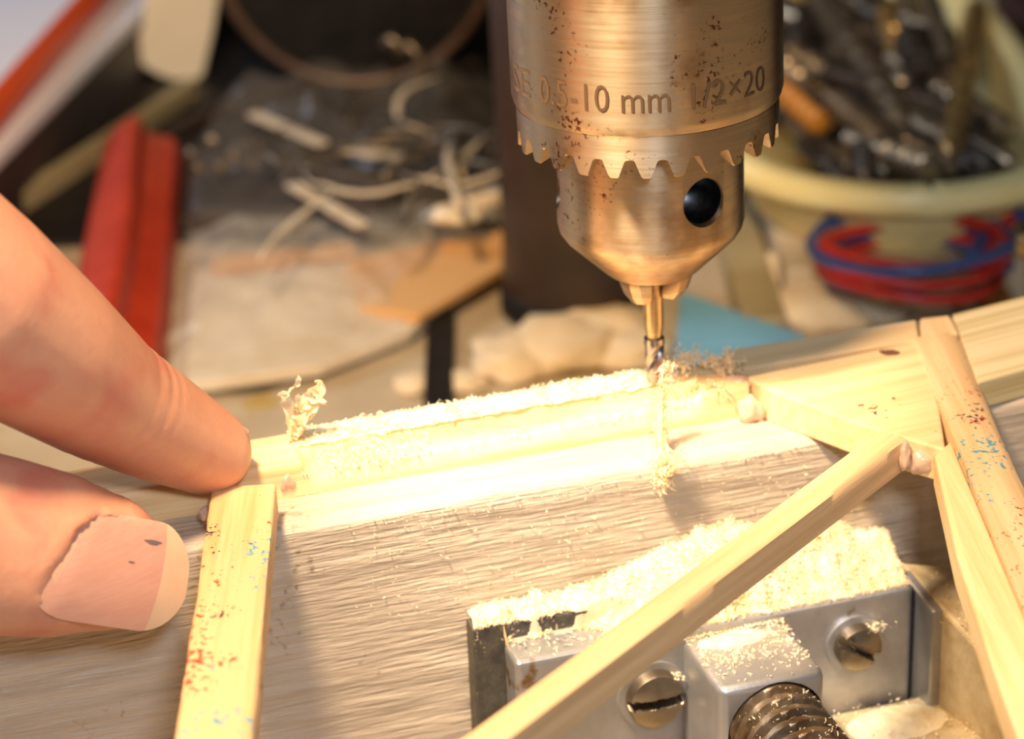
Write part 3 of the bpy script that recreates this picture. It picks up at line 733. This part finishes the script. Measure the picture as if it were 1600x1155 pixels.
# forefinger nail, seen edge-on
def inail():
    c = at(347, 672, d=27.75); a = IA; nrm = V(.30, .52, .80); nrm = (nrm-a*nrm.dot(a)).normalized(); wv = nrm.cross(a)
    g = G(); vs = []
    def P_(u, v_, o): return c-a*u+wv*v_+nrm*(.09*math.sqrt(max(0, 1-(v_/.62)**2))-o)+a*0
    nu = nv = 12; fs = []
    for layer in (0, .04):
        for j in range(nu+1):
            for k in range(nv+1):
                b = 2*k/nv-1; vs.append(P_(-.16+.62*j/nu+.12*b*b, .38*b, layer))
    q = (nu+1)*(nv+1)
    for j in range(nu):
        for k in range(nv):
            t = j*(nv+1)+k; fs += [(t, t+1, t+nv+2, t+nv+1), (q+t, q+t+nv+1, q+t+nv+2, q+t+1)]
    for k in range(nv): fs.append((k, q+k, q+k+1, k+1))
    for j in range(nu): t = j*(nv+1); fs.append((t, t+nv+1, q+t+nv+1, q+t)); t += nv; fs.append((t, q+t, q+t+nv+1, t+nv+1))
    return g.add(vs, fs)
obj('fingernail', inail(), m_nailtip, person, angle=50)

# ================================================================== BACKGROUND CLUTTER (bench top z = -5)
BZ = -5
o = obj('rubber_mat', plate(-34, 40, 20.3, 58, BZ, BZ+.15), m_black, bevel=.04); setp(o, 'large black mat under the far clutter on the bench', 'mat')
# dark column behind the chuck
cpos = at(888, 520, z=BZ)+V(.2, 1.2, 0)
colm = thing('machine_column', tuple(cpos), 'dark brown round column standing on the bench behind the chuck', 'column')
obj('post', G().lathe([(1.35, 0), (1.45, .25), (1.45, .8), (1.40, 1.4), (1.38, 28), (1.2, 28.2)], cpos, (-.015, 0, 1), 48), m_brown, colm, angle=40)
obj('foot_ring', G().lathe([(1.40, .0), (1.52, .1), (1.52, .5), (1.44, .6)], cpos, (0, 0, 1), 48), m_black, colm, angle=40)
# black bar, black washer
a, b = at(686, 640, z=BZ), at(690, 470, z=BZ); d = (b-a)
o = obj('steel_bar', G().box((a+b)/2+V(0, 0, .15), d/2*1.3, V(d.y, -d.x, 0).normalized()*.27, V(0, 0, .15)), m_black, bevel=.05)
setp(o, 'narrow black bar lying on the bench behind the rail', 'bar')
o = obj('black_disc', G().lathe([(.2, 0), (1.0, 0), (1.05, .1), (.95, .22), (.2, .22)], at(385, 592, z=BZ)+V(0, .3, 0), (0, 0, 1), 40), m_black, angle=40)
setp(o, 'flat black disc half under the pale plastic bag', 'disc')
# blue pad
A, Bp = at(1062, 452, z=BZ+.6), at(1262, 523, z=BZ+.6); e = V(-.6, -4.5, 0)
top = [A, Bp, Bp+e, A+e+V(.1, 0, 0)]
o = obj('blue_pad', G().prism(top, [p-V(0, 0, .6) for p in top]), m_blue, bevel=.08); setp(o, 'flat light blue pad on the bench behind the bit', 'pad')
# chips
def chunk(px, py, r, seed, zz=BZ, sq=(1, 1, .35)):
    return blob(at(px, py, z=zz)+V(0, 0, r*.25), r, seed, sq)
for (px, py, r, sd, lab) in ((648, 608, .42, 1, 'small pale wood chip left of the narrow black bar'), (722, 605, .45, 2, 'pale wood chip right of the narrow black bar'),
                             (800, 575, .9, 3, 'broad cream wood chip in front of the dark column foot'), (870, 560, 1.1, 4, 'largest cream chunk of wood waste behind the rail'),
                             (940, 530, 1.0, 5, 'cream chunk of wood waste just left of the milling bit'), (985, 560, .8, 12, 'small cream chunk directly behind the bit tip')):
    o = obj('wood_chip', chunk(px, py, r, sd), m_chip, smooth=True); setp(o, lab, 'wood chip', 'pale wood chips behind the rail')
# clear bags
def bagmesh(cor, h, amp, seed, n=60, fl=1.1):
    def f(u, v):
        p = cor[0].lerp(cor[1], u).lerp(cor[3].lerp(cor[2], u), v)
        e = min(u, 1-u, v, 1-v); k = min(1, e*5); q = noise.ridged_multi_fractal(V(p.x*.35*fl, p.y*.22*fl, seed), 1, 2, 4, 1, 2)
        return p+V(.3*noise.noise((p.x, p.y, seed)), .3*noise.noise((p.x, p.y, seed+4)), .05+h*k**.6+amp*(q-1)*k**.7+.12*noise.noise((p.x*1.5, p.y*1.5, seed)))
    g = G().grid(f, n, n)
    for v in g.v: v.z = max(v.z, BZ+.03)
    return g
z_ = BZ
c4 = [at(255, 610, z=z_), at(640, 545, z=z_), at(800, 335, z=z_), at(290, 345, z=z_)]
bag = thing('plastic_bag', tuple(at(500, 460, z=z_)), 'pale clear plastic bag lying flat with tan card inside, right of the red handle', 'plastic bag')
obj('film', bagmesh(c4, .75, .22, 2), m_bag, bag, smooth=True, recalc=False)
def card(pix, z0, th, m, name, par, bev=.05):
    t = [at(x, y, z=z0) for x, y in pix]; return obj(name, G().prism(t, [p-V(0, 0, th) for p in t]), m, par, bevel=bev)
card([(540, 405), (800, 355), (805, 405), (655, 492), (560, 480)], BZ+.60, .2, m_tan, 'tan_card', bag)
card([(300, 420), (640, 385), (700, 470), (640, 515), (500, 570), (290, 600)], BZ+.40, .25, m_pale, 'pale_card', bag)
card([(330, 400), (560, 375), (560, 395), (330, 425)], BZ+.55, .1, m_tan, 'tan_strip', bag)
c4 = [at(290, 345, z=z_), at(795, 352, z=z_), at(800, 150, z=z_), at(330, 190, z=z_)]
bag = thing('plastic_bag', tuple(at(520, 260, z=z_)), 'dull crumpled clear bag of grey odds and ends behind the pale bag', 'plastic bag')
obj('film', bagmesh(c4, 1.3, .7, 7, fl=.9), m_bag2, bag, smooth=True, recalc=False)
card([(290, 320), (600, 330), (640, 250), (300, 230)], BZ+1.0, .9, mat('grey_lump', (.05, .045, .042), (.10, .08, .065), rough=.5, nscale=.6), 'grey_pack', bag, .3)
def rodthing(name, pts, r, m, lab, cat, group=None, flat=1, parts=None, n=14):
    g = G().tube(pts, r, n, flat); o = obj(name, g, m, smooth=False, angle=50); setp(o, lab, cat, group); return o
strips = [((395, 178), (505, 225), 'pale flat stick, upper of the three in the dull bag'), ((530, 232), (630, 248), 'pale flat stick nearest the middle of the dull bag'),
          ((455, 288), (565, 352), 'long pale stick at the front edge of the dull bag')]
for (a, b, lab) in strips:
    p, q = at(*a, z=BZ+1.5), at(*b, z=BZ+1.5); d = (q-p); u = V(-d.y, d.x, 0).normalized()
    obj('flat_stick', G().box((p+q)/2, d/2, u*.16, V(0, 0, .05)), m_pale, bag, bevel=.03)
wp = [(600, 275), (640, 240), (690, 232), (706, 225)]
obj('bent_wire', G().tube([at(x, y, z=BZ+1.6) for x, y in wp], .07, 8), m_gybit, bag, smooth=True)
obj('bent_wire', G().tube([at(x, y, z=BZ+1.6+.3*i) for i, (x, y) in enumerate([(706, 215), (700, 250), (712, 300), (718, 325)])], .10, 8), m_pale, bag, smooth=True)
obj('pale_scrap', blob(at(712, 335, z=BZ+1.4), .45, 5, (1.3, .8, .4)), m_spat, bag, smooth=True)
obj('pale_scrap', blob(at(760, 308, z=BZ+1.4), .5, 6, (1.2, .8, .4)), m_pale, bag, smooth=True)
for k, (x, y) in enumerate(((332, 218), (310, 262), (345, 260), (365, 243), (300, 240))):
    obj('bead', blob(at(x, y, z=BZ+1.6), .13, k, (1, 1, 1)), m_gybit, bag, smooth=True)
r = random.Random(5)
for k in range(14):
    x, y = r.uniform(440, 740), r.uniform(200, 295); pts = [at(x, y, z=BZ+1.9)]; a_ = r.uniform(0, 6.28); tw = r.uniform(-.35, .35)
    for i in range(9): a_ += tw; pts.append(pts[-1]+V(math.cos(a_)*.42, math.sin(a_)*.5, r.uniform(-.08, .08)))
    obj('film_glint', G().tube(pts, [.02+.07*math.sin(math.pi*i/9) for i in range(10)], 8, .5), m_pale if k % 3 == 0 else m_gybit, bag, smooth=True)  # thin tubes added to paint bright crease highlights into the bag
# red handle
def handle():
    a, b = at(170, 600, z=BZ+.3), at(228, 222, z=BZ+.3); d = b-a; u = V(d.y, -d.x, 0).normalized(); rings = []
    for i in range(41):
        f = i/40; wd = 1.0*(1-.06*f)*math.sqrt(max(.0, 1-max(0, (f-.9)/.103)**2)); p = a+d*f; h = 1.25*(1 if f < .9 else math.sqrt(max(.04, 1-((f-.9)/.103)**2)))
        sh = .10*math.sin(f*5)
        rings.append([p+u*(x*wd+(sh if abs(x) < .3 else 0))+V(0, 0, z*h-.3) for x, z in ((-1, 0), (-1, .35), (-.85, .7), (-.5, .95), (-.05, 1.1), (.1, 1.05), (.25, .72), (.6, .62), (.85, .55), (1, .3), (1, 0))])
    return G().loft(rings)
o = obj('tool_handle', handle(), m_redh, angle=40); setp(o, 'red plastic tool handle with raised ridge, lying behind the forefinger', 'tool handle')
# box with white top, red rod on it, pale strip along its foot
z1 = BZ+2.0
def zq(x, y, z): return at(x, y, z=z)
e1, e2 = zq(-260, 500, z1), zq(236, -2, z1); d = (e2-e1).normalized(); e2 = e2+d*14
back = V(-d.y, d.x, 0)*16
tp = [e1, e2, e2+back, e1+back]
tray = thing('storage_box', tuple((e1+e2)/2*1+V(0, 0, -2.0)), 'dark-sided box with a white top in the upper left corner', 'box')
obj('box_side', G().prism([p-V(0, 0, .35) for p in tp], [p-V(0, 0, 2.0) for p in tp]), mat('dark_grey_side', (.035, .032, .03), (.05, .035, .032), rough=.5, nscale=.4), tray, bevel=.1)
obj('white_lid', G().prism(tp, [p-V(0, 0, .35) for p in tp]), m_white, tray, bevel=.06)
r0, r1 = zq(-120, 300, z1+.35), zq(142, 0, z1+.35); dd = (r1-r0).normalized()
o = rodthing('red_rod', [r0-dd*2, r0, r1, r1+dd*12], .36, m_redrod, 'orange-red rod lying on the white box top', 'rod', n=20)
a, b = at(-60, 375, z=BZ+.4), at(300, 138, z=BZ+.4)
d_ = (b-a).normalized(); u_ = V(-d_.y, d_.x, 0).normalized()
o = obj('wood_strip', G().box((a+b)/2, (b-a)/2, u_*.17, V(0, 0, .25)), m_olive, bevel=.04); setp(o, 'thin pale strip lying along the foot of the white-topped box', 'strip')
# cream rounded stick hanging in from above, resting on the box edge
def spat():
    # rounded-end flat stick; lower end in view
    pts = [(244, -160), (222, 40), (209, 78), (214, 96), (248, 116), (290, 131), (308, 129), (319, 112), (334, 45), (365, -160)]
    q = [at(x, y, Y=32.5) for x, y in pts]
    nn = V(0, 1, .0); return G().prism([p-nn*.12 for p in q], [p+nn*.12 for p in q])
sp = obj('wooden_spatula', spat(), m_spat, bevel=.07, seg=3)
setp(sp, 'broad cream flat stick with blunt rounded end, standing beside the white-topped box', 'stick')
# dark round tin with brownish rim at top
pc = at(540, -120, Y=36)
tin = thing('dark_tin', tuple(V(pc.x, 31, BZ)), 'big dark round tin lying on its side at the top of the picture', 'tin')
R_ = 3.5; cc = V(at(560, 0, Y=31).x, 31, BZ+R_+.3)
pcz = cc
obj('tin_body', G().lathe([(R_-.5, 0), (R_-.1, .05), (R_, .3), (R_, 7), (R_-.2, 7.2)], cc, (0, 1, 0), 64), m_black, tin, angle=40)
for k, (h, rr) in enumerate(((-.05, R_), (.6, R_+.06), (1.2, R_+.03))):
    ring = [cc+V(math.cos(a)*rr, h, math.sin(a)*rr) for a in (2*math.pi*i/64 for i in range(65))]
    obj('rim_wire', G().tube(ring, .16, 8), mat('rim_brown%d' % k, (.22, .13, .09), (.14, .08, .05), rough=.35, metal=.5, nscale=1), tin, smooth=True)
# wire hook
hk = [at(x, y, Y=27) for x, y in ((600, 72), (612, 60), (622, 75), (618, 88), (640, 70), (652, 85), (662, 100), (660, 118), (652, 122))]
g = G().tube(hk+[V(hk[-1].x, 27.4, BZ+.1), V(hk[-1].x-2, 28, BZ+.08)], .13, 8)
o = obj('wire_hook', g, m_gybit, smooth=True); setp(o, 'bent wire hook standing in front of the dark tin', 'hook')
# assorted dark cables behind bag
for k, (pa, lab) in enumerate(((((300, 180), (420, 140), (540, 115), (680, 135), (780, 120)), 'dark cable crossing between the dull bag and the tin'),
                               (((260, 215), (380, 160), (480, 128), (600, 122), (740, 98)), 'brown cable running up beside the red handle toward the tin'))):
    o = rodthing('cable', [at(x, y, z=BZ+.25) for x, y in pa], .24, (m_black, m_brown)[k], lab, 'cable')

# ---------------- cream tub with drill bits
TZ = -2.3
fy = at(1340, 306, z=TZ); rx = at(1578, 60, z=TZ); lx = V(2.2, 0, 0)
x0, x1, y0, y1 = 2.4, at(1590, 100, z=TZ).x+.55, fy.y, fy.y+17
tc = V((x0+x1)/2, (y0+y1)/2, 0)
def rrect(x0, x1, y0, y1, r, z, n=12):
    out = []
    for cx, cy, a0 in ((x1-r, y1-r, 0), (x0+r, y1-r, 90), (x0+r, y0+r, 180), (x1-r, y0+r, 270)):
        for i in range(n+1): a = math.radians(a0+90*i/n); out.append(V(cx+math.cos(a)*r, cy+math.sin(a)*r, z))
    return out
o = obj('plywood_board', plate(3.6, 17, 14.9, 36, BZ, BZ+1), m_bench, bevel=.05); setp(o, 'tan plywood board under the cream tub and the wire coils', 'board')
TBZ = BZ+1
tub = thing('plastic_tub', (tc.x, tc.y, TBZ), 'cream plastic tub with thick rounded rim full of drill bits, upper right', 'tub')
def tr(ins, z): return rrect(x0+ins, x1-ins, y0+ins, y1-ins, 3.9-ins*.8, z)
obj('tub_wall', G().loft([tr(1.1, TBZ+.02), tr(1.0, TBZ+.1), tr(.35, TZ-.5), tr(.3, TZ-.2), tr(.6, TZ-.2), tr(.7, TZ-.5), tr(1.3, TBZ+.3)]), m_cream, tub, angle=60)
obj('rim', G().loft([tr(.34, TZ-.45), tr(.02, TZ-.5), tr(-.02, TZ-.35), tr(0, TZ-.1), tr(.1, TZ), tr(.5, TZ+.02), tr(.62, TZ-.1), tr(.62, TZ-.4), tr(.34, TZ-.45)], caps=False), m_cream, tub, smooth=True)
def twist(pts, r, m, name='shank', par=None, shank=.45, m2=None):
    """drill bit: plain shank then twisted flutes with a point"""
    a, b = V(pts[0]), V(pts[1]); d = b-a; L = d.length; d.normalize(); x = d.orthogonal().normalized(); y = d.cross(x)
    k1 = obj('shank', G().tube([a, a+d*L*shank], r, 14), m, par, angle=40)
    rings = []; n = 40
    for i in range(n+1):
        h = L*shank+L*(1-shank)*i/n; tw = i*.42; rr = r*(1 if i < n-3 else (n-i)/3.01+.02)
        rings.append([a+d*h+(x*math.cos(t)+y*math.sin(t))*rr*(1-.35*max(0, math.cos(2*(t+tw)))) for t in (2*math.pi*k/18 for k in range(18))])
    obj('flutes', G().loft(rings), m2 or m, par, angle=40)
TB = BZ+1.45
bits = [((1268, -20), (1415, 200), .36, m_gybit, 'longest grey rod-like drill bit leaning across the cream tub'),
        ((1170, 60), (1262, 140), .34, m_gybit, 'grey drill bit just right of the chuck above the amber one'),
        ((1185, 110), (1285, 200), .27, m_orange, 'amber-coloured bit just right of the chuck in the tub'),
        ((1305, 155), (1385, 228), .26, m_gybit, 'short tan drill bit pointing at the tub front rim'),
        ((1525, 15), (1485, 245), .27, m_brass, 'brassy drill bit standing almost upright at the right of the tub'),
        ((1450, -10), (1490, 125), .25, m_gybit, 'slim grey bit left of the brassy upright bit'),
        ((1385, 20), (1405, 95), .27, m_brass, 'short brass stub in the middle of the tub'),
        ((1425, 60), (1450, 138), .42, m_dkbit, 'stout dark bit with a rounded end in the middle of the tub')]
for k, (a, b, r, m, lab) in enumerate(bits):
    zz = TB+1.3; p, q = at(*a, z=zz+.15*k % .6), at(*b, z=zz-.2)
    t = thing('drill_bit', tuple(q), lab, 'drill bit', 'drill bits in the cream tub'); twist((q+(p-q)*1.0, q), r, m, par=t)
r = random.Random(11)
for k in range(90):
    cx, cy = r.uniform(x0+2.2, x1-2.0), y0+2.2+(y1-y0-4)*r.random(); an = r.gauss(math.pi*.62, .35); L = r.uniform(2.4, 5.5)
    dv = V(math.cos(an), math.sin(an), r.uniform(-.08, .12))*L/2; zc = TB+.2+r.random()*.9; c = V(cx, cy, zc)
    a, b = c-dv, c+dv
    for p in (a, b):
        p.x = min(max(p.x, x0+1.4), x1-1.4); p.y = min(max(p.y, y0+1.4), y1-1.4); p.z = max(p.z, TB+.25)
        for cx_ in (x0+3.9, x1-3.9):           # stay inside the round corners
            q = V(p.x-cx_, p.y-(y0+3.9), 0)
            if q.y < 0 and (q.x > 0) == (cx_ > tc.x) and q.length > 2.7: q = q.normalized()*2.7; p.x = cx_+q.x; p.y = y0+3.9+q.y
    m = r.choice([m_dkbit, m_dkbit, m_dkbit, m_gybit])
    fx, fyy = (c.x-x0)/(x1-x0), (c.y-y0)/(y1-y0); rb = r.uniform(.18, .36)
    side = 'toward the chuck' if fx < .34 else ('midway across' if fx < .62 else 'by outer wall'); dep = ('at the front rim', 'in front half', 'in back half', 'at far end')[min(3, int(fyy*4.2))]
    lab = '%s %s %s drill bit slanting %s %s of tub, %s' % ('thick' if rb > .27 else 'thin', 'long' if L > 4 else 'short', 'grey' if m is m_gybit else 'black', 'steeply' if an < math.pi*.62 else 'shallowly', dep, side)
    t = thing('drill_bit', tuple(a), lab, 'drill bit', 'drill bits in the cream tub'); twist((b, a), rb, m, par=t)
for k, (x, y) in enumerate(((1362, 248), (1385, 255), (1425, 225), (1437, 248))):
    o = obj('curled_shaving', blob(at(x, y, z=TZ-.4), .38, k+3, (1, .8, .5)), m_spat if k % 2 else m_chip, smooth=True)
    setp(o, ('leftmost cream scrap inside the front rim of the tub', 'second cream scrap from the left inside the tub rim', 'cream scrap highest on the heap near the tub front', 'rightmost tan scrap inside the front rim of the tub')[k], 'wood scrap', 'scraps at the front of the tub')

# wire coils (red and blue) in front of the tub
def coil(cpx, cpy, rx_, ry_, n, m, seed, lab, name='wire_coil'):
    r = random.Random(seed); c = at(cpx, cpy, z=BZ+1.5); pts = []
    for i in range(n*26):
        a = 2*math.pi*i/26; k = i/26
        pts.append(c+V(math.cos(a+.3)*(rx_+.12*math.sin(k*2.3+seed)), math.sin(a+.3)*(ry_+.25*math.sin(k*1.7+seed)), .13*(k % 3)+.08*math.sin(a*2+seed)-.2+.25*math.sin(k)))
    o = obj(name, G().tube(pts, .10, 8), m, smooth=True); setp(o, lab, 'wire'); return o
coil(1428, 400, 1.75, 1.35, 4, m_redw, 1, 'coil of thin red wire in front of the cream tub')
coil(1424, 396, 1.85, 1.45, 4, m_bluew, 4, 'coil of thin blue wire tangled with the red wire before the tub')
for k, (pa, m, lab) in enumerate(((((1540, 420), (1560, 370), (1590, 320), (1640, 300)), m_redw, 'loose red wire end rising to the right edge'),
                                  (((1520, 400), (1550, 350), (1570, 330), (1640, 350)), m_bluew, 'loose blue wire end rising to the right edge'))):
    rodthing('loose_wire', [at(x, y, z=BZ+1.5+.1*i) for i, (x, y) in enumerate(pa)], .16, m, lab, 'wire')
# olive strip, wood chunks, amber dowel, dark lump
a, b = at(1195, 520, z=BZ+.3), at(1140, 330, z=BZ+.3); d_ = (b-a); u_ = V(-d_.y, d_.x, 0).normalized()
o = obj('olive_strip', G().box((a+b)/2, d_/2, u_*.45, V(0, 0, .3)), m_olive, bevel=.08); setp(o, 'olive-tan strip lying on the bench right of the chuck, behind the blue pad', 'strip')
for k, (px, py, r, lab) in enumerate(((1235, 440, .9, 'pinkish cream wood chunk between the olive strip and the wire coils'), (1265, 505, 1.0, 'cream wood chunk directly behind the frame gusset'),
                                      (1340, 485, 1.1, 'dull tan wood chunk below the wire coils'), (1520, 470, .7, 'grey-brown lump behind the striped board end'))):
    o = obj('wood_chunk', chunk(px, py, r, 20+k, sq=(1.1, .9, .4)), (m_chip, m_chip, m_pale, m_gybit)[k], smooth=True); setp(o, lab, 'wood chunk')
rodthing('amber_dowel', [at(1535, 430, z=BZ+.3), at(1575, 490, z=BZ+.3)], .28, m_orange, 'short amber dowel at the lower right of the wire coils', 'dowel')
o = obj('dark_box', plate(x1+.8, x1+7, y0-1, y1, BZ, BZ+2.4), mat('maroon_dark', (.06, .015, .012), (.04, .02, .02), rough=.6, nscale=.5), bevel=.15); setp(o, 'dark maroon box right of the cream tub', 'box')
kc = at(1612, 384, d=38)
kn = thing('brass_knob', (kc.x, kc.y, BZ), 'knurled brassy knob on a rod at the right edge of the picture', 'knob')
obj('knob_head', G().lathe([(.05, -.22), (.2, -.2), (.26, -.08), (.26, .1), (.2, .2), (.05, .22)], kc, (0, 0, 1), 28), m_brass, kn, angle=40)
obj('rod', G().lathe([(.1, 0), (.1, kc.z-BZ-.1)], V(kc.x, kc.y, BZ), (0, 0, 1), 16), m_gybit, kn, angle=40)

for o in bpy.data.objects:
    if '_b' in o: del o['_b']
